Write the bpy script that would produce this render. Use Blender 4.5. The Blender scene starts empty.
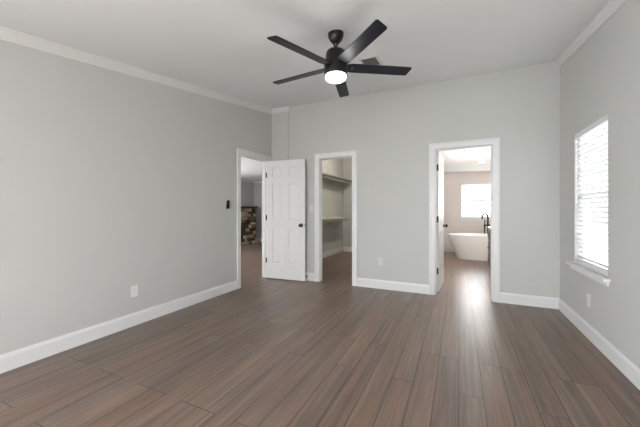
import bpy, bmesh, math, random
from mathutils import Vector, Matrix
random.seed(7)
S = bpy.context.scene
COL = S.collection
PI = math.pi

# ------------------------------------------------------------------ camera, sky, exposure
YAW = math.radians(25.2)
cd = bpy.data.cameras.new('camera'); cam = bpy.data.objects.new('camera', cd); COL.objects.link(cam)
cam.location = (0, 0, 1.194); cam.rotation_euler = (PI/2, 0, YAW)
cd.sensor_width = 36; cd.lens = 295.0/640*36; cd.shift_y = -3.7/640; cd.clip_start = .02
S.camera = cam
S.view_settings.view_transform = 'Standard'; S.view_settings.look = 'None'
S.view_settings.gamma = 1; S.view_settings.use_curve_mapping = False
S.view_settings.exposure = 0.72

SKY = 5.2
w = bpy.data.worlds.new('sky'); S.world = w; w.use_nodes = True
nt = w.node_tree; nt.nodes.clear()
wo = nt.nodes.new('ShaderNodeOutputWorld'); bg = nt.nodes.new('ShaderNodeBackground')
bg.inputs[0].default_value = (.94, .97, 1, 1); bg.inputs[1].default_value = SKY
nt.links.new(bg.outputs[0], wo.inputs[0])

XL, XR, D, F = -3.035, 1.097, 4.435, -2.8        # room faces: left, right, back, front
T = .12
def ceil_z(y): return 2.389 + .1356*y

def area(name, loc, rot, sx, sy, power, color, spread=PI):
    l = bpy.data.lights.new(name, 'AREA'); l.shape = 'RECTANGLE'; l.size = sx; l.size_y = sy
    l.energy = power; l.color = color; l.spread = spread
    o = bpy.data.objects.new(name, l); COL.objects.link(o); o.location = loc; o.rotation_euler = rot
    return o
# added fill lamps out of view, plus daylight behind the bath window
DAY = (.92, .965, 1)
area('front_fill', (-1.0, F-T-.12, 1.2), (PI/2, 0, 0), 3.3, 1.4, 22, DAY)  # lamp added outside the unseen front window
# sky portals at the two windows in view
for nm, lc, rt, sx, sy in (('portal_bedroom', (XR+T+.03, 3.55, 1.3), (0, PI/2, 0), 1.35, .78), ('portal_bath', (.535, 9.36, 1.45), (-PI/2, 0, 0), .98, .95)):
    p_ = area(nm, lc, rt, sx, sy, 1, (1, 1, 1)); p_.data.cycles.is_portal = True
dw = area('side_yard_fill', (4.3, 1.9, 2.5), (0, 0, 0), 1.8, 1.8, 330, DAY)  # added lamp off to one side, brightens the blind and room
dw.rotation_euler = (Vector((XR, 3.55, 1.25))-Vector((4.3, 1.9, 2.5))).to_track_quat('-Z', 'Y').to_euler()
# added lamp low outside the front wall, tilted up to brighten the ceiling
area('ceiling_fill', (-.3, F-T-.75, .25), (math.radians(115), 0, 0), 3.2, 1.0, 160, (1, .975, .94))
area('right_rear_fill', (XR+T+.12, -1.3, 1.2), (0, PI/2, 0), 1.2, 1.5, 5, DAY)  # lamp added outside the unseen right rear window
area('left_rear_fill', (XL-T-.12, -1.3, 1.2), (0, -PI/2, 0), 1.2, 1.5, 85, DAY)  # added lamp at the unseen left rear window, brightens the right wall
area('hall_side_fill', (-6.96, 5.2, 1.25), (0, -PI/2, 0), 1.4, 1.6, 50, DAY)  # added lamp just inside the hall wall; no window stands there
area('daylight_bath', (.54, 9.5, 1.47), (-PI/2, 0, 0), 1.0, .95, 11, (1, .97, .93))
def bulb(name, loc, power, color, size=.1):
    l = bpy.data.lights.new(name, 'POINT'); l.energy = power; l.color = color; l.shadow_soft_size = size
    o = bpy.data.objects.new(name, l); COL.objects.link(o); o.location = loc; return o
bulb('closet_bulb', (-1.9, 6.4, 2.6), 26, (1, .92, .80))
bulb('hall_fill', (-6.3, 3.3, 1.25), 80, (1, .98, .95), .2)  # added point lamp out of view, brightens the hall without a fixture
bulb('bath_fill', (.9, 6.1, 1.8), 48, (1, .95, .90))  # added point lamp hidden behind the jamb, brightens the bathroom

# ------------------------------------------------------------------ materials
def mat(name, col, rough=.5, metal=0, spec=.5, noise=0, nscale=60, bump=0, emit=None, es=0, trans=0):
    m = bpy.data.materials.new(name); m.use_nodes = True
    n = m.node_tree.nodes; l = m.node_tree.links; b = n['Principled BSDF']
    b.inputs['Base Color'].default_value = (*col, 1); b.inputs['Roughness'].default_value = rough
    b.inputs['Metallic'].default_value = metal; b.inputs['Specular IOR Level'].default_value = spec
    if emit: b.inputs['Emission Color'].default_value = (*emit, 1); b.inputs['Emission Strength'].default_value = es
    tc = n.new('ShaderNodeTexCoord'); nz = n.new('ShaderNodeTexNoise'); nz.inputs['Scale'].default_value = nscale
    nz.inputs['Detail'].default_value = 4; l.new(tc.outputs['Object'], nz.inputs['Vector'])
    if noise:
        mr = n.new('ShaderNodeMapRange'); mr.inputs['To Min'].default_value = 1-noise; mr.inputs['To Max'].default_value = 1+noise
        l.new(nz.outputs['Fac'], mr.inputs['Value'])
        mx = n.new('ShaderNodeVectorMath'); mx.operation = 'SCALE'; mx.inputs[0].default_value = col
        l.new(mr.outputs[0], mx.inputs['Scale']); l.new(mx.outputs[0], b.inputs['Base Color'])
    if bump:
        bp = n.new('ShaderNodeBump'); bp.inputs['Strength'].default_value = bump; bp.inputs['Distance'].default_value = .002
        l.new(nz.outputs['Fac'], bp.inputs['Height']); l.new(bp.outputs[0], b.inputs['Normal'])
    return m

M = {}
M['wall'] = mat('greige_paint', (.535, .537, .517), .75, spec=.25, noise=.015, nscale=2, bump=0)
M['bathwall'] = mat('bath_paint', (.70, .645, .61), .7, spec=.25, noise=.015, nscale=2)
M['ceiling'] = mat('ceiling_paint', (.82, .83, .835), .85, spec=.15, noise=.015, nscale=3, bump=.05)
M['trim'] = mat('white_trim_paint', (.72, .72, .72), .35, noise=.01, nscale=5)
M['door'] = mat('white_door_paint', (.68, .68, .675), .35, noise=.01, nscale=5)
M['plate'] = mat('white_plastic', (.74, .74, .73), .35, noise=.01)
M['paleplate'] = mat('pale_grey_plastic', (.60, .605, .59), .4, noise=.01)
M['slot'] = mat('dark_slot', (.05, .05, .05), .5, noise=.05)
M['black'] = mat('black_metal', (.006, .006, .007), .4, metal=0, spec=.35, noise=.1)
M['blade'] = mat('navy_black_blade', (.006, .007, .012), .42, spec=.35, noise=.15, nscale=12)
M['fan'] = mat('dark_bronze_fan_metal', (.012, .010, .010), .36, metal=.2, spec=.4, noise=.1)
M['lens'] = mat('lit_frosted_lens', (.9, .9, .9), .4, emit=(1, .97, .93), es=2.2)
M['reclens'] = mat('lit_recessed_lens', (.9, .9, .9), .4, emit=(1, .95, .9), es=14)
M['vent'] = mat('grey_vent_metal', (.30, .30, .28), .5, noise=.02)
M['blind'] = mat('white_blind_slat', (.78, .78, .78), .45, noise=.01)
M['tub'] = mat('white_acrylic', (.80, .79, .78), .15, spec=.5, noise=.01, nscale=4)
M['bronze'] = mat('dark_bronze', (.045, .03, .024), .3, metal=.7, noise=.1)
M['counter'] = mat('white_stone_counter', (.75, .74, .73), .2, noise=.06, nscale=9)
M['shelfwood'] = mat('cream_shelf_board', (.62, .56, .44), .5, noise=.05, nscale=6)
M['darkshelf'] = mat('taupe_shelf_board', (.17, .14, .115), .5, noise=.06, nscale=6)
M['rod'] = mat('brushed_rod', (.6, .58, .55), .3, metal=.8, noise=.03)
M['mantel'] = mat('black_mantel_board', (.018, .015, .014), .4, noise=.2)
M['grout'] = mat('dark_mortar', (.06, .05, .045), .9, noise=.2)
M['grass'] = mat('outside_ground', (.34, .34, .32), .9, noise=.3, nscale=3)
M['fence'] = mat('weathered_fence', (.10, .10, .09), .8, noise=.25, nscale=4)
M['dark'] = mat('soot_black', (.01, .01, .01), .9, noise=.2)

def wood(name, w, L, dark, light, rough, axis='Y', var=.5):
    """planks along axis"""
    m = bpy.data.materials.new(name); m.use_nodes = True
    n = m.node_tree.nodes; l = m.node_tree.links; b = n['Principled BSDF']
    tc = n.new('ShaderNodeTexCoord'); sp = n.new('ShaderNodeSeparateXYZ'); l.new(tc.outputs['Object'], sp.inputs[0])
    cb = n.new('ShaderNodeCombineXYZ')
    l.new(sp.outputs['Y'], cb.inputs[0]); l.new(sp.outputs['X'], cb.inputs[1])
    br = n.new('ShaderNodeTexBrick'); br.inputs['Scale'].default_value = 1; br.inputs['Brick Width'].default_value = L
    br.inputs['Row Height'].default_value = w; br.inputs['Mortar Size'].default_value = .0028; br.inputs['Mortar Smooth'].default_value = .3
    br.offset = .37; br.offset_frequency = 3; br.inputs['Bias'].default_value = 0
    br.inputs['Color1'].default_value = (0, 0, 0, 1); br.inputs['Color2'].default_value = (1, 1, 1, 1); br.inputs['Mortar'].default_value = (.5, .5, .5, 1)
    l.new(cb.outputs[0], br.inputs['Vector'])
    # per-plank shift of the grain
    sc = n.new('ShaderNodeVectorMath'); sc.operation = 'MULTIPLY'; sc.inputs[1].default_value = (.4, 15, 1)
    l.new(cb.outputs[0], sc.inputs[0])
    ad = n.new('ShaderNodeVectorMath'); ad.operation = 'MULTIPLY_ADD'; ad.inputs[1].default_value = (7, 31, 13)
    l.new(br.outputs['Color'], ad.inputs[0]); l.new(sc.outputs[0], ad.inputs[2])
    g1 = n.new('ShaderNodeTexNoise'); g1.inputs['Scale'].default_value = 1.6; g1.inputs['Detail'].default_value = 7; g1.inputs['Roughness'].default_value = .6
    g1.inputs['Distortion'].default_value = .6
    l.new(ad.outputs[0], g1.inputs['Vector'])
    g2 = n.new('ShaderNodeTexNoise'); g2.inputs['Scale'].default_value = 5.; g2.inputs['Detail'].default_value = 6; g2.inputs['Roughness'].default_value = .65
    l.new(ad.outputs[0], g2.inputs['Vector'])
    g3 = n.new('ShaderNodeTexNoise'); g3.inputs['Scale'].default_value = 3.2; g3.inputs['Detail'].default_value = 3
    g3.inputs['Scale'].default_value = 1.7; vm = n.new('ShaderNodeVectorMath'); vm.operation = 'MULTIPLY'; vm.inputs[1].default_value = (3, .8, 1); l.new(tc.outputs['Object'], vm.inputs[0]); l.new(vm.outputs[0], g3.inputs['Vector'])
    def math_(op, a, bb):
        k = n.new('ShaderNodeMath'); k.operation = op
        for i, v in enumerate((a, bb)):
            if isinstance(v, (int, float)): k.inputs[i].default_value = v
            else: l.new(v, k.inputs[i])
        return k.outputs[0]
    f = math_('ADD', math_('MULTIPLY', g1.outputs['Fac'], .60), math_('MULTIPLY', g2.outputs['Fac'], .50))
    f = math_('ADD', f, math_('MULTIPLY', g3.outputs['Fac'], .26))
    f = math_('SUBTRACT', f, .17)
    f = math_('ADD', f, math_('MULTIPLY', math_('SUBTRACT', br.outputs['Color'], .5), var*.13))
    cr = n.new('ShaderNodeValToRGB'); e = cr.color_ramp.elements
    e[0].position = .24; e[0].color = (*dark, 1); e[1].position = .78; e[1].color = (*light, 1)
    mid = cr.color_ramp.elements.new(.5); mid.color = (*[(a*.55+b_*.45) for a, b_ in zip(dark, light)], 1)
    l.new(f, cr.inputs[0])
    mx = n.new('ShaderNodeMix'); mx.data_type = 'RGBA'; l.new(br.outputs['Fac'], mx.inputs['Factor'])
    g4 = n.new('ShaderNodeTexNoise'); g4.inputs['Scale'].default_value = 1.3; g4.inputs['Detail'].default_value = 4
    vm2 = n.new('ShaderNodeVectorMath'); vm2.operation = 'MULTIPLY'; vm2.inputs[1].default_value = (.9, .35, 1); l.new(ad.outputs[0], vm2.inputs[0]); l.new(vm2.outputs[0], g4.inputs['Vector'])
    mr4 = n.new('ShaderNodeMapRange'); mr4.inputs['From Min'].default_value = .42; mr4.inputs['From Max'].default_value = .66; l.new(g4.outputs['Fac'], mr4.inputs['Value'])
    warm = n.new('ShaderNodeMix'); warm.data_type = 'RGBA'; warm.blend_type = 'MULTIPLY'; warm.inputs['B'].default_value = (1.16, 1.0, .88, 1)
    l.new(mr4.outputs[0], warm.inputs['Factor']); l.new(cr.outputs[0], warm.inputs['A'])
    l.new(warm.outputs['Result'], mx.inputs['A']); mx.inputs['B'].default_value = (*[c*.6 for c in dark], 1)
    l.new(mx.outputs['Result'], b.inputs['Base Color'])
    ro = n.new('ShaderNodeMapRange'); ro.inputs['To Min'].default_value = rough-.05; ro.inputs['To Max'].default_value = rough+.07
    l.new(g2.outputs['Fac'], ro.inputs['Value']); l.new(ro.outputs[0], b.inputs['Roughness'])
    bp = n.new('ShaderNodeBump'); bp.inputs['Strength'].default_value = .25; bp.inputs['Distance'].default_value = .0015
    hh = math_('SUBTRACT', math_('MULTIPLY', g2.outputs['Fac'], .5), br.outputs['Fac'])
    l.new(hh, bp.inputs['Height']); l.new(bp.outputs[0], b.inputs['Normal'])
    b.inputs['Specular IOR Level'].default_value = .5
    return m
M['floor'] = wood('dark_plank_floor', .143, 1.3, (.055, .043, .038), (.285, .205, .162), .31)
M['vanity'] = mat('brown_vanity_wood', (.10, .06, .045), .4, noise=.25, nscale=7)

def glass_mat():
    m = bpy.data.materials.new('window_glass'); m.use_nodes = True
    n = m.node_tree.nodes; l = m.node_tree.links; n.remove(n['Principled BSDF'])
    t = n.new('ShaderNodeBsdfTransparent'); g = n.new('ShaderNodeBsdfGlossy'); g.inputs['Roughness'].default_value = .02
    fr = n.new('ShaderNodeFresnel'); fr.inputs['IOR'].default_value = 1.3
    nz = n.new('ShaderNodeTexNoise'); nz.inputs['Scale'].default_value = 3
    mr = n.new('ShaderNodeMapRange'); mr.inputs['To Min'].default_value = .94; mr.inputs['To Max'].default_value = .98
    l.new(nz.outputs['Fac'], mr.inputs['Value']); l.new(mr.outputs[0], t.inputs['Color'])
    x = n.new('ShaderNodeMixShader'); gm = n.new('ShaderNodeNewGeometry'); sb = n.new('ShaderNodeMath'); sb.operation = 'SUBTRACT'; sb.inputs[0].default_value = 1
    l.new(gm.outputs['Backfacing'], sb.inputs[1]); mu = n.new('ShaderNodeMath'); mu.operation = 'MULTIPLY'
    l.new(fr.outputs[0], mu.inputs[0]); l.new(sb.outputs[0], mu.inputs[1]); l.new(mu.outputs[0], x.inputs[0]); l.new(t.outputs[0], x.inputs[1]); l.new(g.outputs[0], x.inputs[2])
    l.new(x.outputs[0], n['Material Output'].inputs['Surface']); return m
M['glass'] = glass_mat()

def slat_mat():
    m = M['blind']; n = m.node_tree.nodes; l = m.node_tree.links; b = n['Principled BSDF']
    t = n.new('ShaderNodeBsdfTranslucent'); t.inputs['Color'].default_value = (.85, .87, .9, 1)
    x = n.new('ShaderNodeMixShader'); x.inputs[0].default_value = .1
    l.new(b.outputs[0], x.inputs[1]); l.new(t.outputs[0], x.inputs[2]); l.new(x.outputs[0], n['Material Output'].inputs['Surface'])
slat_mat()

def stone_mat():
    m = bpy.data.materials.new('mixed_field_stone'); m.use_nodes = True
    n = m.node_tree.nodes; l = m.node_tree.links; b = n['Principled BSDF']; b.inputs['Roughness'].default_value = .8
    g = n.new('ShaderNodeNewGeometry'); cr = n.new('ShaderNodeValToRGB'); cr.color_ramp.interpolation = 'CONSTANT'
    cols = [(.05, .035, .03), (.30, .14, .07), (.42, .33, .23), (.10, .05, .035), (.5, .45, .36), (.2, .1, .06), (.03, .028, .03), (.35, .25, .15)]
    e = cr.color_ramp.elements; e[0].color = (*cols[0], 1); e[1].position = .125; e[1].color = (*cols[1], 1)
    for i in range(2, 8): x = e.new(i/8); x.color = (*cols[i], 1)
    l.new(g.outputs['Random Per Island'], cr.inputs[0])
    nz = n.new('ShaderNodeTexNoise'); nz.inputs['Scale'].default_value = 14; nz.inputs['Detail'].default_value = 5
    mr = n.new('ShaderNodeMapRange'); mr.inputs['To Min'].default_value = .6; mr.inputs['To Max'].default_value = 1.4
    tc = n.new('ShaderNodeTexCoord'); l.new(tc.outputs['Object'], nz.inputs['Vector']); l.new(nz.outputs['Fac'], mr.inputs['Value'])
    v = n.new('ShaderNodeVectorMath'); v.operation = 'SCALE'; l.new(cr.outputs[0], v.inputs[0]); l.new(mr.outputs[0], v.inputs['Scale'])
    l.new(v.outputs[0], b.inputs['Base Color']); return m
M['stone'] = stone_mat()

# ------------------------------------------------------------------ mesh helpers
def build(name, bm, m, parent=None, smooth=False, kind=None, label=None, cat=None, group=None):
    bmesh.ops.recalc_face_normals(bm, faces=bm.faces)
    me = bpy.data.meshes.new(name); bm.to_mesh(me); bm.free(); me.materials.append(M[m] if isinstance(m, str) else m)
    if smooth:
        for p in me.polygons: p.use_smooth = True
        try: me.set_sharp_from_angle(angle=math.radians(35))
        except Exception: pass
    o = bpy.data.objects.new(name, me); COL.objects.link(o)
    if parent is not None:
        o.parent = parent
    if kind: o['kind'] = kind
    if label: o['label'] = label
    if cat: o['category'] = cat
    if group: o['group'] = group
    return o
def thing(name, loc, label=None, cat=None, rotz=0, group=None, kind=None):
    o = bpy.data.objects.new(name, None); COL.objects.link(o); o.location = loc; o.rotation_euler = (0, 0, rotz); o.empty_display_size = .05
    if label: o['label'] = label
    if cat: o['category'] = cat
    if group: o['group'] = group
    if kind: o['kind'] = kind
    return o
NB = bmesh.new
def hexa(bm, pts):
    v = [bm.verts.new(p) for p in pts]
    for f in ((0, 1, 2, 3), (7, 6, 5, 4), (0, 4, 5, 1), (1, 5, 6, 2), (2, 6, 7, 3), (3, 7, 4, 0)):
        bm.faces.new([v[i] for i in f])
    return v
def box(bm, x0, x1, y0, y1, z0, z1, bev=0):
    b2 = NB() if bev else bm
    v = hexa(b2, [(x0, y0, z0), (x1, y0, z0), (x1, y1, z0), (x0, y1, z0), (x0, y0, z1), (x1, y0, z1), (x1, y1, z1), (x0, y1, z1)])
    if bev:
        bmesh.ops.bevel(b2, geom=b2.edges[:], offset=bev, segments=2, affect='EDGES', profile=.6)
        merge(bm, b2)
    return bm
def merge(bm, b2, mtx=None):
    if mtx: b2.transform(mtx)
    me = bpy.data.meshes.new('t'); b2.to_mesh(me); b2.free(); bm.from_mesh(me); bpy.data.meshes.remove(me)
def lathe(bm, prof, seg=40, mtx=None, cap=True):
    b = NB(); rings = []
    for r, z in prof:
        rings.append([b.verts.new((r*math.cos(2*PI*i/seg), r*math.sin(2*PI*i/seg), z)) for i in range(seg)])
    for a, c in zip(rings, rings[1:]):
        for i in range(seg): b.faces.new((a[i], a[(i+1) % seg], c[(i+1) % seg], c[i]))
    if cap:
        b.faces.new(rings[0]); b.faces.new(rings[-1])
    merge(bm, b, mtx); return bm
def tube(bm, pts, r, seg=12):
    P = [Vector(p) for p in pts]; rings = []; up = Vector((0, 0, 1))
    b = NB(); prev = None
    for i, p in enumerate(P):
        d = (P[min(i+1, len(P)-1)]-P[max(i-1, 0)]).normalized()
        if prev is None:
            a = d.cross(up);
            if a.length < .1: a = d.cross(Vector((0, 1, 0)))
        else: a = prev - d*prev.dot(d)
        a.normalize(); prev = a; c = d.cross(a)
        rr = r[i] if isinstance(r, (list, tuple)) else r
        rings.append([b.verts.new(p+(a*math.cos(2*PI*k/seg)+c*math.sin(2*PI*k/seg))*rr) for k in range(seg)])
    for u, v in zip(rings, rings[1:]):
        for k in range(seg): b.faces.new((u[k], u[(k+1) % seg], v[(k+1) % seg], v[k]))
    b.faces.new(rings[0]); b.faces.new(rings[-1]); merge(bm, b); return bm
def sweep(bm, path, prof, fn):
    """path: 2D points; prof: closed list of (u across path to its left, w out of plane); fn(a,b,w,i)->xyz"""
    n = len(path); P = [Vector(p) for p in path]; rings = []
    for i in range(n):
        ds = []
        if i > 0: ds.append((P[i]-P[i-1]).normalized())
        if i < n-1: ds.append((P[i+1]-P[i]).normalized())
        ns = [Vector((-d.y, d.x)) for d in ds]
        off = ns[0] if len(ns) == 1 else (ns[0]+ns[1])/(1+ns[0].dot(ns[1]))
        rings.append([bm.verts.new(fn(P[i].x+off.x*u, P[i].y+off.y*u, w_, i)) for u, w_ in prof])
    m = len(prof)
    for r0, r1 in zip(rings, rings[1:]):
        for k in range(m): bm.faces.new((r0[k], r0[(k+1) % m], r1[(k+1) % m], r1[k]))
    bm.faces.new(rings[0]); bm.faces.new(rings[-1]); return bm

ST = 'structure'
# ------------------------------------------------------------------ walls, floors, ceilings
OH = 2.045                               # height of the door openings
CLO = (-2.10, -1.523); BTH = (-.30, .397); HAL = (3.578, 4.298)
W1 = (3.165, 3.93, .635, 1.975)          # right wall window in view (y0, y1, z0, z1)
W2 = (-2.0, -.6, .5, 1.85)                 # unseen right wall window, added to admit daylight
W5 = (-2.0, -.6, .5, 1.85)                # unseen left wall window, added to light the right side
W3 = (-2.7, .7, .35, 1.84)               # unseen front wall window, added as a daylight source
BW = (.05, 1.02, .975, 1.92)              # bath window (x0,x1,z0,z1)

bm = NB()
def lw(y0, y1, z0, z1=None):             # left wall piece, z1 None = up to the ceiling
    a, b = (ceil_z(y0)+.02, ceil_z(y1)+.02) if z1 is None else (z1, z1)
    hexa(bm, [(XL-T, y0, z0), (XL, y0, z0), (XL, y1, z0), (XL-T, y1, z0), (XL-T, y0, a), (XL, y0, a), (XL, y1, b), (XL-T, y1, b)])
lw(F-T, W5[0], 0); lw(W5[0], W5[1], 0, W5[2]); lw(W5[0], W5[1], W5[3]); lw(W5[1], HAL[0], 0); lw(HAL[0], HAL[1], OH); lw(HAL[1], D+T, 0)
build('wall_left', bm, 'wall', kind=ST)
bm = NB()
def rw(y0, y1, z0, z1=None):
    a, b = (ceil_z(y0)+.02, ceil_z(y1)+.02) if z1 is None else (z1, z1)
    hexa(bm, [(XR, y0, z0), (XR+T, y0, z0), (XR+T, y1, z0), (XR, y1, z0), (XR, y0, a), (XR+T, y0, a), (XR+T, y1, b), (XR, y1, b)])
rw(F-T, W2[0], 0); rw(W2[0], W2[1], 0, W2[2]); rw(W2[0], W2[1], W2[3]); rw(W2[1], W1[0], 0)
rw(W1[0], W1[1], 0, W1[2]); rw(W1[0], W1[1], W1[3]); rw(W1[1], D, 0)
build('wall_right', bm, 'wall', kind=ST)
bm = NB(); cz = ceil_z(D)+.02
box(bm, XL, CLO[0], D, D+T, 0, cz); box(bm, CLO[0], CLO[1], D, D+T, OH, cz); box(bm, CLO[1], BTH[0], D, D+T, 0, cz)
box(bm, BTH[0], BTH[1], D, D+T, OH, cz); box(bm, BTH[1], XR+T, D, D+T, 0, cz)
box(bm, XL, -2.686, D-.022, D, 0, ceil_z(D)-.002)          # shallow boxed corner
build('wall_back', bm, 'wall', kind=ST)
bm = NB(); cz = ceil_z(F)+.02
box(bm, XL, W3[0], F-T, F, 0, cz); box(bm, W3[1], XR, F-T, F, 0, cz); box(bm, W3[0], W3[1], F-T, F, 0, W3[2]); box(bm, W3[0], W3[1], F-T, F, W3[3], cz)
build('wall_front', bm, 'wall', kind=ST)
bm = NB()
z0, z1 = ceil_z(F-T), ceil_z(D+T)
hexa(bm, [(XL-T, F-T, z0), (XR+T, F-T, z0), (XR+T, D+T, z1), (XL-T, D+T, z1), (XL-T, F-T, z0+.15), (XR+T, F-T, z0+.15), (XR+T, D+T, z1+.15), (XL-T, D+T, z1+.15)])
build('ceiling', bm, 'ceiling', kind=ST)
# one floor runs through all rooms
bm = NB(); box(bm, -7.2, XR+T, F-T, 9.4, -.1, 0)
build('floor', bm, 'floor', kind=ST)

# hall room on the left
HC = 2.27; BC = 2.25; CC = 2.75
bm = NB(); box(bm, -7.12, -7.0, 1.88, 9.0, 0, HC); build('wall_hall_left', bm, 'wall', kind=ST)
bm = NB(); box(bm, -7.12, XL-T, 9.0, 9.12, 0, HC); build('wall_hall_back', bm, 'wall', kind=ST)
bm = NB(); box(bm, -7.0, XL-T, 1.88, 2.0, 0, HC); build('wall_hall_front', bm, 'wall', kind=ST)
bm = NB(); box(bm, -7.12, XL-T, 1.88, 9.12, HC, HC+.1); build('ceiling_hall', bm, 'ceiling', kind=ST)
# closet
bm = NB(); box(bm, XL-T, XL, D+T, 9.12, 0, CC); build('wall_closet_left', bm, 'wall', kind=ST)
bm = NB(); box(bm, XL, -.9, 8.0, 8.12, 0, CC); build('wall_closet_back', bm, 'wall', kind=ST)
bm = NB(); box(bm, -.9, -.78, D+T, 9.32, 0, CC); build('wall_closet_right', bm, 'wall', kind=ST)
bm = NB(); box(bm, XL-T, -.78, D+T, 8.12, CC, CC+.1); build('ceiling_closet', bm, 'ceiling', kind=ST)
# bath
bm = NB(); box(bm, -.78, BW[0], 9.2, 9.32, 0, BC); box(bm, BW[1], XR, 9.2, 9.32, 0, BC)
box(bm, BW[0], BW[1], 9.2, 9.32, 0, BW[2]); box(bm, BW[0], BW[1], 9.2, 9.32, BW[3], BC); build('wall_bath_back', bm, 'bathwall', kind=ST)
bm = NB(); box(bm, XR, XR+T, D+T, 9.32, 0, BC); build('wall_bath_right', bm, 'bathwall', kind=ST)
bm = NB(); box(bm, -.78, XR+T, D+T, 9.32, BC, BC+.1); build('ceiling_bath', bm, 'ceiling', kind=ST)

# ------------------------------------------------------------------ trim
CAS = [(0, 0), (0, .010), (.008, .014), (.055, .016), (.066, .022), (.080, .022), (.080, 0)]   # u outward from opening, w proud of wall
def casing(idx, a0, a1, fn, zt=OH):
    bm = NB()
    # path runs up the left jamb, across the head, down the right jamb: outward lies on the left of travel
    sweep(bm, [(a0, 0), (a0, zt), (a1, zt), (a1, 0)], CAS, fn)
    return build('trim_%d' % idx, bm, 'trim', kind=ST)
casing(1, CLO[0], CLO[1], lambda a, b, w_, i: (a, D-w_, b))
casing(2, BTH[0], BTH[1], lambda a, b, w_, i: (a, D-w_, b))
casing(3, HAL[0], HAL[1], lambda a, b, w_, i: (XL+w_, a, b))
# jambs (lining of the openings) with door stops
def jamb(idx, a0, a1, fn, stop):
    bm = NB(); t = .004
    pr = [(0, 0), (0, T), (-t, T), (-t, 0)]
    sweep(bm, [(a0, 0), (a0, OH), (a1, OH), (a1, 0)], pr, fn)
    pr = [(-t, stop), (-t, stop+.035), (-t-.011, stop+.035), (-t-.011, stop)]
    sweep(bm, [(a0, 0), (a0, OH), (a1, OH), (a1, 0)], pr, fn)
    build('trim_%d' % idx, bm, 'trim', kind=ST)
jamb(4, CLO[0], CLO[1], lambda a, b, w_, i: (a, D+w_, b), .045)
jamb(5, BTH[0], BTH[1], lambda a, b, w_, i: (a, D+w_, b), .04)
jamb(6, HAL[0], HAL[1], lambda a, b, w_, i: (XL-w_, a, b), .045)

BB = [(0, 0), (.015, 0), (.015, .105), (.011, .118), (.006, .124), (.005, .132), (0, .132)]
def base(name, path):                   # room lies to the left of travel
    bm = NB(); sweep(bm, path, BB, lambda a, b, w_, i: (a, b, w_)); build(name, bm, 'trim', kind=ST)
c = .080
base('baseboard_left', [(XL, HAL[0]-c), (XL, F)])
base('baseboard_left_end', [(CLO[0]-c, D), (-2.686, D), (-2.686, D-.022), (XL, D-.022), (XL, HAL[1]+c)])
base('baseboard_back', [(BTH[0]-c, D), (CLO[1]+c, D)])
base('baseboard_right', [(XR, F), (XR, D), (BTH[1]+c, D)])
base('baseboard_front', [(XL, F), (XR, F)])
base('baseboard_closet', [(-.9, D+T), (-.9, 8.0), (XL, 8.0), (XL, D+T)])
base('baseboard_bath', [(XR, D+T), (XR, 9.2), (-.78, 9.2), (-.78, D+T)])
base('baseboard_hall', [(XL-T, 9.0), (-7.0, 9.0), (-7.0, 2.0)])

CR = [(0, -.079), (.008, -.079), (.012, -.068), (.030, -.040), (.044, -.018), (.050, -.012), (.050, .012), (0, .012)]
def crown(idx, path):
    bm = NB(); sweep(bm, path, CR, lambda a, b, w_, i: (a, b, ceil_z(min(b, D))+w_)); build('trim_%d' % idx, bm, 'trim', kind=ST)
# painted like the wall in the photo, only a little lighter
M['trimc'] = mat('crown_paint', (.68, .675, .66), .6, spec=.3, noise=.01, nscale=5)
bm = NB(); sweep(bm, [(-2.686, D), (-2.686, D-.022), (XL, D-.022), (XL, F)], CR, lambda a, b, w_, i: (a, b, ceil_z(b)+w_)); build('trim_7', bm, 'trimc', kind=ST)
bm = NB(); sweep(bm, [(XR, F), (XR, D)], CR, lambda a, b, w_, i: (a, b, ceil_z(b)+w_)); build('trim_8', bm, 'trimc', kind=ST)
bm = NB(); sweep(bm, [(XL-T, 9.0), (-7.0, 9.0), (-7.0, 2.0)], CR, lambda a, b, w_, i: (a, b, HC+w_)); build('trim_9', bm, 'trimc', kind=ST)

# ------------------------------------------------------------------ doors
PAN = ((.26, .855), (.995, 1.63), (1.73, 1.915))
def door_leaf(bm, W, H, t=.035):
    """hinge edge at x=0, leaf along +x, thickness along +y"""
    r = .009; st = .105; mid = .10; xs = [(st, (W-mid)/2), ((W+mid)/2, W-st)]
    for p in PAN: box(bm, (W-mid)/2, (W+mid)/2, 0, t, p[0], p[1])
    box(bm, .003, W-.003, r, t-r, .003, H-.003)
    box(bm, 0, st, 0, t, 0, H); box(bm, W-st, W, 0, t, 0, H);
    zs = [0]+[z for p in PAN for z in p]+[H]
    for i in range(0, len(zs), 2): box(bm, st, W-st, 0, t, zs[i], zs[i+1])
    for (a, b) in xs:
        for (z0, z1) in PAN:
            for side in (0, 1):
                y0, y1 = (r, .003) if side == 0 else (t-r, t-.003)
                # sloping edge then raised field
                o = [(a+.012, z0+.012), (b-.012, z0+.012), (b-.012, z1-.012), (a+.012, z1-.012)]
                q = [(a+.034, z0+.034), (b-.034, z0+.034), (b-.034, z1-.034), (a+.034, z1-.034)]
                vo = [bm.verts.new((x, y0, z)) for x, z in o]; vi = [bm.verts.new((x, y1, z)) for x, z in q]
                for k in range(4): bm.faces.new((vo[k], vo[(k+1) % 4], vi[(k+1) % 4], vi[k]))
                bm.faces.new(vi)
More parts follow.
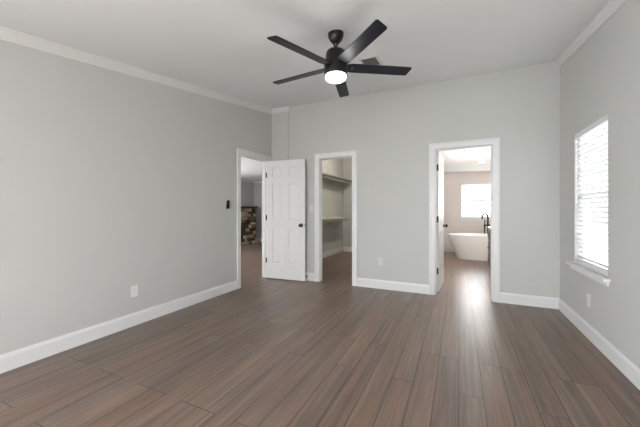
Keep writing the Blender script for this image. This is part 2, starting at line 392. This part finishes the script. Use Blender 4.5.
def knob_parts(par, x, z, t):
    for s, y0 in ((-1, 0), (1, t)):
        bm = NB(); mt = Matrix.Translation((x, y0, z)) @ Matrix.Rotation(PI/2 if s < 0 else -PI/2, 4, 'X')
        lathe(bm, [(.001, 0), (.032, 0), (.033, .004), (.028, .009), (.012, .012), (.010, .024), (.016, .03), (.027, .038), (.030, .048), (.027, .058), (.015, .064), (.001, .065)], 28, mt)
        build('door_knob', bm, 'black', par, smooth=True)
    bm = NB(); box(bm, par['W']-.001, par['W']+.002, t/2-.012, t/2+.012, z-.028, z+.028); build('latch_plate', bm, 'black', par)
def hinges(par, y):
    jambside = y < 0; y = .040
    for z in (.30, 1.045, 1.79):
        bm = NB(); lathe(bm, [(.0065, -.045), (.0065, .045)], 14, Matrix.Translation((-.006, y, z)))
        lathe(bm, [(.004, .045), (.007, .047), (.004, .052)], 14, Matrix.Translation((-.006, y, z)))
        box(bm, -.0028, 0, .002, .033, z-.045, z+.045)
        if jambside: box(bm, -.047, -.014, .0395, .0415, z-.045, z+.045)
        build('hinge', bm, 'black', par)
def make_door(name, W, loc, rz, label, hy):
    d = thing(name, loc, label, 'door', rz, kind=ST)
    bm = NB(); door_leaf(bm, W, 2.025); build('door_panel', bm, 'door', d); d['W'] = W
    knob_parts(d, W-.062, .925, .035); hinges(d, hy); del d['W']
    return d
# bedroom door: opens into the bedroom, hinged at the far jamb, lying parallel to the back wall
make_door('door_1', .715, (XL+.014, 4.252, .012), math.radians(5), 'white six-panel bedroom door standing open against the corner, black knob', -.0001)
# bath door: opens into the bath, hinged at left jamb; leaf runs away from the camera
d2 = make_door('door_2', .685, (-.262, D+T+.006, .012), math.radians(86.8), 'white door opened into the bathroom, seen edge-on with black hinges', .040)

# ------------------------------------------------------------------ windows
def window_unit(idx, fn, a0, a1, z0, z1, depth, label, rail=.028, meeting=True, mull=0):
    """fn(a, w, z): a along the wall, w outward from the inner wall face"""
    t = thing('window_%d' % idx, fn((a0+a1)/2, depth, z0), label, 'window', kind=ST)
    O = Vector(t.location)
    def bx(bm, A0, A1, w0, w1, Z0, Z1):
        p = [fn(A0, w0, Z0), fn(A1, w0, Z0), fn(A1, w1, Z0), fn(A0, w1, Z0), fn(A0, w0, Z1), fn(A1, w0, Z1), fn(A1, w1, Z1), fn(A0, w1, Z1)]
        hexa(bm, [Vector(q)-O for q in p])
    e = .036; bm = NB()
    bx(bm, a0, a0+e, depth-.03, depth+.03, z0, z1); bx(bm, a1-e, a1, depth-.03, depth+.03, z0, z1)
    bx(bm, a0+e, a1-e, depth-.03, depth+.03, z0, z0+e); bx(bm, a0+e, a1-e, depth-.03, depth+.03, z1-e, z1)
    for k in range(mull):
        a = a0+(a1-a0)*(k+1)/(mull+1); bx(bm, a-.03, a+.03, depth-.03, depth+.03, z0+e, z1-e)
    build('window_frame', bm, 'trim', t)
    zm = (z0+z1)/2
    if meeting:
        bm = NB(); bx(bm, a0+e, a1-e, depth-.022, depth+.022, zm-rail, zm+rail); build('meeting_rail', bm, 'trim', t)
    bm = NB(); bx(bm, a0+e-.005, a1-e+.005, depth-.003, depth+.003, z0+e-.005, z1-e+.005); build('window_pane', bm, 'glass', t)
    return t
fr = lambda a, w_, z: (XR+w_, a, z)
ff = lambda a, w_, z: (a, F-w_, z)
fl = lambda a, w_, z: (XL-w_, a, z)
fb = lambda a, w_, z: (a, 9.2+w_, z)
window_unit(1, fr, W1[0], W1[1], W1[2], W1[3], .09, 'bedroom window on the right wall behind white blinds', rail=.013)
window_unit(2, fr, W2[0], W2[1], W2[2], W2[3], .09, 'unseen window added on the right wall to let in daylight')
window_unit(3, ff, W3[0], W3[1], W3[2], W3[3], .09, 'wide unseen front window added behind the camera for daylight', mull=2)
window_unit(5, fl, W5[0], W5[1], W5[2], W5[3], .09, 'unseen window added on the left wall behind the camera for daylight')
window_unit(4, fb, BW[0], BW[1], BW[2], BW[3], .06, 'white single-hung bathroom window above the tub')
# sill (stool) and apron, window 1
bm = NB()
box(bm, XR-.045, XR+.06, W1[0]-.045, W1[1]+.10, W1[2]-.024, W1[2]+.004, bev=.006)
build('trim_10', bm, 'trim', kind=ST)
bm = NB(); box(bm, XR-.016, XR, W1[0]-.025, W1[1]+.08, W1[2]-.064, W1[2]-.024, bev=.004); build('trim_11', bm, 'trim', kind=ST)
bm = NB(); box(bm, BW[0]-.04, BW[1]+.04, 9.2-.03, 9.22, BW[2]-.03, BW[2], bev=.005); box(bm, BW[0]-.02, BW[1]+.02, 9.2-.012, 9.2, BW[2]-.075, BW[2]-.03); build('trim_12', bm, 'trim', kind=ST)

# blind in window 1
bl = thing('window_blind', (XR+.035, (W1[0]+W1[1])/2, W1[2]+.005), 'white horizontal slat blind lowered in the bright right-hand bedroom window', 'blind')
hw = (W1[1]-W1[0])/2-.006; H = W1[3]-W1[2]
bm = NB(); box(bm, -.022, .022, -hw, hw, H-.042, H-.003); build('headrail', bm, 'trim', bl)
bm = NB(); box(bm, -.036, -.026, -hw, hw, H-.055, H-.003, bev=.003); build('valance', bm, 'trim', bl)
bm = NB(); box(bm, -.027, .027, -hw, hw, .002, .048, bev=.004); build('bottom_rail', bm, 'trim', bl)
ns = 28; zb = .07; zt = H-.062
TILT = math.radians(46)
sl = NB()
for i in range(ns):
    z = zb+(zt-zb)*i/(ns-1); b2 = NB(); box(b2, -.025, .025, -hw, hw, -.0014, .0014)
    merge(sl, b2, Matrix.Translation((0, 0, z)) @ Matrix.Rotation(TILT, 4, 'Y'))
build('slats', sl, 'blind', bl)
for y in (-hw*.72, hw*.72):
    bm = NB()
    for x in (-.026, .026): tube(bm, [(x, y, .03), (x, y, H-.05)], .0011, 6)
    build('ladder_cord', bm, 'trim', bl)
bm = NB(); tube(bm, [(-.042, hw-.07, H-.07), (-.045, hw-.07, H-.72)], .004, 8); build('tilt_wand', bm, 'trim', bl)

# ------------------------------------------------------------------ ceiling fan
fx, fy = -.954, 2.345; cz = ceil_z(fy)
fan = thing('ceiling_fan', (fx, fy, cz), 'black five-blade ceiling fan with a lit round light, hanging from the sloped ceiling', 'ceiling fan')
L = lambda z: z-cz
bm = NB(); lathe(bm, [(.001, .009), (.066, .009), (.067, -.015), (.064, -.035), (.052, -.062), (.036, -.080), (.026, -.088), (.001, -.088)], 40)
build('canopy', bm, 'fan', fan, smooth=True)
bm = NB(); lathe(bm, [(.001, -.086), (.020, -.086), (.024, -.096), (.017, -.106), (.015, -.118), (.024, -.124), (.024, -.15), (.001, -.15)], 28)
build('downrod', bm, 'fan', fan, smooth=True)
bm = NB(); lathe(bm, [(.001, L(2.572)), (.030, L(2.572)), (.050, L(2.564)), (.074, L(2.550)), (.083, L(2.535)), (.087, L(2.49)), (.092, L(2.475)), (.098, L(2.46)), (.098, L(2.436)), (.001, L(2.436))], 48)
build('motor_housing', bm, 'fan', fan, smooth=True)
bm = NB(); lathe(bm, [(.001, L(2.430)), (.097, L(2.430)), (.099, L(2.42)), (.099, L(2.35)), (.096, L(2.342)), (.001, L(2.342))], 48)
build('light_kit_ring', bm, 'fan', fan, smooth=True)
bm = NB(); lathe(bm, [(.001, L(2.3415)), (.090, L(2.3415)), (.090, L(2.325)), (.086, L(2.314)), (.076, L(2.307)), (.05, L(2.304)), (.001, L(2.303))], 48)
build('light_lens', bm, 'lens', fan, smooth=True)
A0 = 4.327; hb = L(2.415)
pitch = math.radians(-12.5)
def blade_bm():
    b = NB(); r0, r1, wd = .092, .662, .052
    out = [(r0, -.040), (r0+.05, -wd), (r1-.012, -wd), (r1, -wd+.012), (r1-.016, wd-.006), (r1-.03, wd), (r0+.05, wd), (r0, .040)]
    lo = [b.verts.new((x, y, -.004)) for x, y in out]; hi = [b.verts.new((x, y, .004)) for x, y in out]
    n = len(out); b.faces.new(lo); b.faces.new(hi)
    for i in range(n): b.faces.new((lo[i], lo[(i+1) % n], hi[(i+1) % n], hi[i]))
    return b
for k in range(5):
    a = A0-k*2*PI/5
    R = Matrix.Translation((0, 0, hb)) @ Matrix.Rotation(a, 4, 'Z') @ Matrix.Rotation(pitch, 4, 'X')
    b = NB(); merge(b, blade_bm(), R); bo = build('fan_blade', b, 'blade', fan)
    b = NB(); c2 = NB(); box(c2, .07, .175, -.02, .02, .0045, .010, bev=.002); box(c2, .07, .10, -.03, .03, .003, .012)
    merge(b, c2, R); build('blade_bracket', b, 'fan', fan)
    b = NB(); c2 = NB()
    for q in range(10):   # capsule shaped recess seen at the root of each blade
        pass
    pts = [(.142+.010*math.cos(t), s*.016+.010*math.sin(t)) for s, t0 in ((1, 0), (-1, PI)) for t in [t0+PI*j/8 for j in range(9)]]
    lo = [c2.verts.new((x, y, -.0052)) for x, y in pts]; hi = [c2.verts.new((x, y, -.003)) for x, y in pts]
    c2.faces.new(lo); c2.faces.new(hi)
    for i in range(len(pts)): c2.faces.new((lo[i], lo[(i+1) % len(pts)], hi[(i+1) % len(pts)], hi[i]))
    merge(b, c2, R); build('slot', b, 'slot', bo)
bl_ = bulb('fan_bulb', (fx, fy, 2.275), 4.5, (1, .97, .93), .09)

# ------------------------------------------------------------------ ceiling vent
vc = (-.872, 3.16); sl_ = math.atan(.1356)
vt = thing('ceiling_vent', (vc[0], vc[1], ceil_z(vc[1])), 'small grey louvred air vent in the sloped ceiling beyond the fan', 'vent')
vt.rotation_euler = (sl_, 0, 0)
bm = NB()
vx, vy = .10, .145
for b_ in ((-vx, vx, -vy, -vy+.022), (-vx, vx, vy-.022, vy), (-vx, -vx+.022, -vy+.022, vy-.022), (vx-.022, vx, -vy+.022, vy-.022)): box(bm, *b_, -.008, .002)
build('vent_frame', bm, 'trimc', vt)
bm = NB(); box(bm, -vx+.022, vx-.022, -vy+.022, vy-.022, -.001, .001)
for i in range(12):
    y = -vy+.032+i*.0205; b2 = NB(); box(b2, -vx+.022, vx-.022, -.007, .007, -.0006, .0006); merge(bm, b2, Matrix.Translation((0, y, -.005)) @ Matrix.Rotation(.6, 4, 'X'))
build('louvres', bm, 'vent', vt)

# ------------------------------------------------------------------ outlets, switch, remote, doorstop
def outlet(loc, rz, label, pm='plate'):
    t = thing('electrical_outlet', loc, label, 'outlet', rz, group=None)   # local: plate in xz, faces -y
    bm = NB(); box(bm, -.036, .036, -.006, 0, -.058, .058, bev=.003); build('cover_plate', bm, pm, t)
    for s in (-1, 1):
        bm = NB(); lathe(bm, [(.001, 0), (.0165, 0), (.0165, .0025), (.001, .0025)], 24, Matrix.Translation((0, -.005, s*.0195)) @ Matrix.Rotation(PI/2, 4, 'X'))
        r = build('receptacle', bm, pm, t)
        bm = NB(); box(bm, -.0075, -.0055, -.0082, -.0072, s*.0195-.004, s*.0195+.006); box(bm, .0055, .0075, -.0082, -.0072, s*.0195-.004, s*.0195+.005)
        build('slot', bm, 'slot', r)
    bm = NB(); box(bm, -.002, .002, -.0075, -.005, -.002, .002); build('screw', bm, 'rod', t)
    return t
outlet((XL, 1.94, .353), PI/2, 'white electrical outlet low on the long left wall')
outlet((-1.075, D, .41), 0, 'pale grey electrical outlet on the back wall between closet and bathroom doorways', 'paleplate')
outlet((XR, 3.552, .352), -PI/2, 'white electrical outlet on the right wall under the window')
sw = thing('light_switch', (-2.25, D, 1.215), 'pale grey light switch beside the closet casing, partly behind the open door', 'light switch')
bm = NB(); box(bm, -.036, .036, -.006, 0, -.058, .058, bev=.003); build('cover_plate', bm, 'paleplate', sw)
bm = NB(); box(bm, -.0165, .0165, -.0095, -.005, -.033, .033, bev=.002); build('rocker', bm, 'paleplate', sw)
rc = thing('remote_control', (XL, 3.294, 1.27), 'small black fan remote in a wall holder on the left wall', 'remote control')
bm = NB(); box(bm, 0, .012, -.023, .023, -.062, .01, bev=.004); build('wall_holder', bm, 'black', rc)
bm = NB(); box(bm, .012, .026, -.026, .026, -.055, .062, bev=.006); build('remote_body', bm, 'black', rc)
bm = NB()
for z in (.012, -.012, -.034):
    lathe(bm, [(.001, 0), (.004, 0), (.003, .002), (.001, .002)], 12, Matrix.Translation((.0255, 0, z)) @ Matrix.Rotation(PI/2, 4, 'Y'))
build('button', bm, 'vent', rc)
ds = thing('door_stop', (-2.315, D-.015, .075), 'small black-tipped door stop on the baseboard behind the open door', 'door stop')
bm = NB(); lathe(bm, [(.001, 0), (.012, 0), (.012, .004), (.005, .006), (.005, .035)], 14, Matrix.Rotation(PI/2, 4, 'X')); build('post', bm, 'rod', ds)
bm = NB(); lathe(bm, [(.009, .033), (.013, .037), (.013, .047), (.009, .050)], 16, Matrix.Rotation(PI/2, 4, 'X')); build('rubber_tip', bm, 'black', ds)

# ------------------------------------------------------------------ closet shelving (left wall of closet)
def shelf(z, y0, y1, label, wood_m, brs, th=.02):
    t = thing('closet_shelf', (XL, (y0+y1)/2, z), label, 'shelf')
    hl = (y1-y0)/2
    bm = NB(); box(bm, 0, .30, -hl, hl, -.02, th-.02, bev=.002); build('shelf_board', bm, wood_m, t)
    bm = NB(); box(bm, 0, .018, -hl, hl, -.10, -.02); build('wall_cleat', bm, 'shelfwood', t)
    bm = NB(); tube(bm, [(.27, -hl+.002, -.062), (.27, hl-.002, -.062)], .015, 14); build('hanging_rod', bm, 'rod', t, smooth=True)
    for q in brs:
        yy = q-(y0+y1)/2; bm = NB()
        box(bm, .018, .022, yy-.012, yy+.012, -.30, -.02); box(bm, .02, .29, yy-.012, yy+.012, -.026, -.02)
        tube(bm, [(.022, yy, -.285), (.255, yy, -.08), (.29, yy, -.045)], .006, 8)
        build('shelf_bracket', bm, 'trim', t)
shelf(2.005, D+T, 7.999, 'long upper closet shelf with hanging rod along the closet left wall', 'darkshelf', (5.2, 6.4, 7.9), .034)
shelf(.985, D+T, 7.6, 'lower cream closet shelf with hanging rod beneath the upper one', 'shelfwood', (5.2, 6.35, 7.3))

# ------------------------------------------------------------------ bathtub and bath things
def ring(bm, cx, cy, z, a, b, n=64, e=2.6):
    vs = []
    for i in range(n):
        t = 2*PI*i/n; c_, s_ = math.cos(t), math.sin(t)
        vs.append(bm.verts.new((cx+a*math.copysign(abs(c_)**(2/e), c_), cy+b*math.copysign(abs(s_)**(2/e), s_), z)))
    return vs
tb = thing('bathtub', (.42, 8.16, 0), 'white freestanding bathtub with sloping end under the bathroom window', 'bathtub')
bm = NB(); secs = [(.0, .56, .27), (.04, .575, .28), (.15, .62, .30), (.30, .69, .335), (.45, .76, .365), (.55, .80, .382), (.578, .81, .388), (.586, .806, .384), (.587, .795, .373), (.582, .782, .362), (.55, .765, .348), (.40, .70, .32), (.25, .62, .28), (.16, .55, .24), (.13, .45, .18)]
secs = [(z, a*.835, b) for z, a, b in secs]
rs = [ring(bm, 0, 0, z, a, b) for z, a, b in secs]
for r0, r1 in zip(rs, rs[1:]):
    for i in range(64): bm.faces.new((r0[i], r0[(i+1) % 64], r1[(i+1) % 64], r1[i]))
bm.faces.new(rs[0]); bm.faces.new(rs[-1]); build('tub_shell', bm, 'tub', tb, smooth=True)
bm = NB(); lathe(bm, [(.001, 0), (.03, 0), (.03, .004), (.001, .004)], 20, Matrix.Translation((.1, 0, .131))); build('drain', bm, 'bronze', tb)

fc = thing('tub_faucet', (.635, 8.63, 0), 'dark bronze floor-standing gooseneck tub faucet behind the bathtub rim', 'faucet')
bm = NB(); lathe(bm, [(.001, 0), (.05, 0), (.05, .008), (.02, .014), (.001, .014)], 24); build('base_flange', bm, 'bronze', fc, smooth=True)
for dx in (-.035, .035):
    bm = NB(); tube(bm, [(dx*.8, 0, .01), (dx, 0, .12), (dx, 0, .80)], .017, 12); build('riser_pipe', bm, 'bronze', fc, smooth=True)
bm = NB(); tube(bm, [(-.06, 0, .80), (.09, 0, .80)], .022, 14); build('mixer_body', bm, 'bronze', fc, smooth=True)
bm = NB(); cpts = [(.035, 0, .80), (.035, 0, .99)]+[(-.03+.065*math.cos(t), -.04*(1-math.cos(t)), 1.01+.085*math.sin(t)) for t in [PI*j/10 for j in range(0, 11)]]+[(-.098, -.08, .96)]
tube(bm, cpts, .023, 12); build('spout', bm, 'bronze', fc, smooth=True)
bm = NB(); tube(bm, [(.09, 0, .80), (.15, -.02, .82)], .009, 10); build('lever_handle', bm, 'bronze', fc)
bm = NB(); tube(bm, [(-.035, -.02, .78), (-.035, -.03, .92), (-.035, -.04, .95)], [.012, .012, .016], 12); build('hand_shower', bm, 'bronze', fc)

vn = thing('bathroom_vanity', (.532, 5.35, 0), 'brown wooden bathroom vanity edge with pale top, glimpsed at the right of the bathroom doorway', 'vanity')
VL = 1.50
bm = NB(); box(bm, .02, .55, 0, VL, .09, .82); box(bm, .07, .55, .03, VL-.03, 0, .09); build('cabinet_body', bm, 'vanity', vn)
bm = NB(); box(bm, -.005, .56, -.015, VL+.015, .82, .855, bev=.005); box(bm, .54, .56, 0, VL, .855, .95); build('countertop', bm, 'counter', vn)
for i in range(3):
    y0 = .03+i*.49; y1 = y0+.46
    for (z0, z1) in ((.12, .33), (.35, .57), (.59, .79)) if i == 2 else ((.12, .79),):
        bm = NB(); box(bm, 0, .02, y0, y1, z0, z1, bev=.003)
        o = build('drawer' if i == 2 else 'cabinet_door', bm, 'vanity', vn)
        yy = (y0+y1)/2 if i == 2 else (y1-.05 if i == 0 else y0+.05); zz = (z0+z1)/2
        bm = NB(); lathe(bm, [(.006, 0), (.006, .012), (.014, .018), (.014, .024), (.001, .027)], 14, Matrix.Translation((0, yy, zz)) @ Matrix.Rotation(-PI/2, 4, 'Y')); build('knob', bm, 'black', o, smooth=True)

rl = thing('recessed_light', (.464, 7.42, BC), 'bright round recessed light in the bathroom ceiling', 'ceiling light')
bm = NB(); lathe(bm, [(.062, -.001), (.085, -.001), (.083, -.006), (.064, -.008)], 32, cap=False); build('trim_ring', bm, 'trim', rl)
bm = NB(); lathe(bm, [(.001, -.004), (.063, -.004), (.063, -.002), (.001, -.002)], 32); build('light_lens', bm, 'reclens', rl)
cl = thing('closet_light', (-1.9, 6.4, CC), 'flush round light on the closet ceiling', 'ceiling light')
bm = NB(); lathe(bm, [(.001, 0), (.12, 0), (.12, -.02), (.001, -.02)], 32); build('base', bm, 'trim', cl)
bm = NB(); lathe(bm, [(.001, -.02), (.11, -.02), (.10, -.05), (.05, -.07), (.001, -.073)], 32); build('light_lens', bm, mat('closet_lens', (.9, .9, .9), .4, emit=(1, .88, .72), es=4, noise=.01), cl, smooth=True)

# ------------------------------------------------------------------ stone fireplace in the next room
fp = thing('fireplace', (-7.0, 7.7, 0), 'rugged multi-coloured stone fireplace with a dark mantel, seen through the bedroom doorway', 'fireplace')
bm = NB(); rnd = random.Random(4)
def stones(bm, u0, u1, z0, z1, place):
    z = z0
    while z < z1-.01:
        h = min(rnd.uniform(.07, .14), z1-z)
        if z1-z-h < .05: h = z1-z
        u = u0
        while u < u1-.01:
            w_ = min(rnd.uniform(.10, .26), u1-u)
            if u1-u-w_ < .06: w_ = u1-u
            place(bm, u+.006, u+w_-.006, z+.006, z+h-.006, rnd.uniform(.0, .03)); u += w_
        z += h
def pf(bm, u0, u1, z0, z1, d):          # front face (towards +x)
    b2 = NB(); box(b2, .30, .345+d, u0, u1, z0, z1)
    bmesh.ops.bevel(b2, geom=b2.edges[:], offset=.012, segments=1, affect='EDGES')
    for v in b2.verts: v.co += Vector((rnd.uniform(-.006, .006), rnd.uniform(-.006, .006), rnd.uniform(-.006, .006)))
    merge(bm, b2)
def ps(bm, u0, u1, z0, z1, d):          # near side face (towards -y)
    b2 = NB(); box(b2, u0, u1, -1.025-d, -.99, z0, z1)
    bmesh.ops.bevel(b2, geom=b2.edges[:], offset=.012, segments=1, affect='EDGES'); merge(bm, b2)
stones(bm, -1.0, -.75, .0, 1.24, pf); stones(bm, -.05, 1.0, .0, 1.24, pf); stones(bm, -.75, -.05, .78, 1.24, pf)
stones(bm, .01, .32, .0, 1.24, ps)
build('stone_face', bm, 'stone', fp)
bm = NB(); box(bm, .005, .315, -1.0, -.75, 0, 1.24); box(bm, .005, .315, -.05, 1.0, 0, 1.24); box(bm, .005, .315, -.75, -.05, .78, 1.24); build('mortar_core', bm, 'grout', fp)
bm = NB(); box(bm, .005, .03, -.75, -.05, 0, .78); build('firebox_back', bm, 'dark', fp)
bm = NB(); box(bm, .005, .40, -1.04, 1.02, 1.242, 1.31, bev=.006); build('mantel_shelf', bm, 'mantel', fp)
bm = NB(); stones(bm, -1.0, 1.0, .0, .10, lambda b_, u0, u1, z0, z1, d: box(b_, .36, .46+d*.3, u0, u1, z0, z1, bev=.01)); build('hearth', bm, 'stone', fp)

# ------------------------------------------------------------------ outside the windows
bm = NB(); box(bm, -30, 40, -30, 50, -.45, -.35); build('ground', bm, 'grass', kind=ST)
t = thing('yard_fence', (9.0, 40, -.35), 'distant dark board fence outside, glimpsed between the blind slats', 'fence')
bm = NB(); rf = random.Random(2)
for i in range(100):
    box(bm, i*.15, i*.15+.14, 0, .02, 0, 2.9+rf.uniform(-.25, .25))
build('fence_boards', bm, 'fence', t)
bm = NB(); box(bm, 0, 15, -.04, 0, .4, .49); box(bm, 0, 15, -.04, 0, 1.6, 1.69); build('fence_rail', bm, 'fence', t)
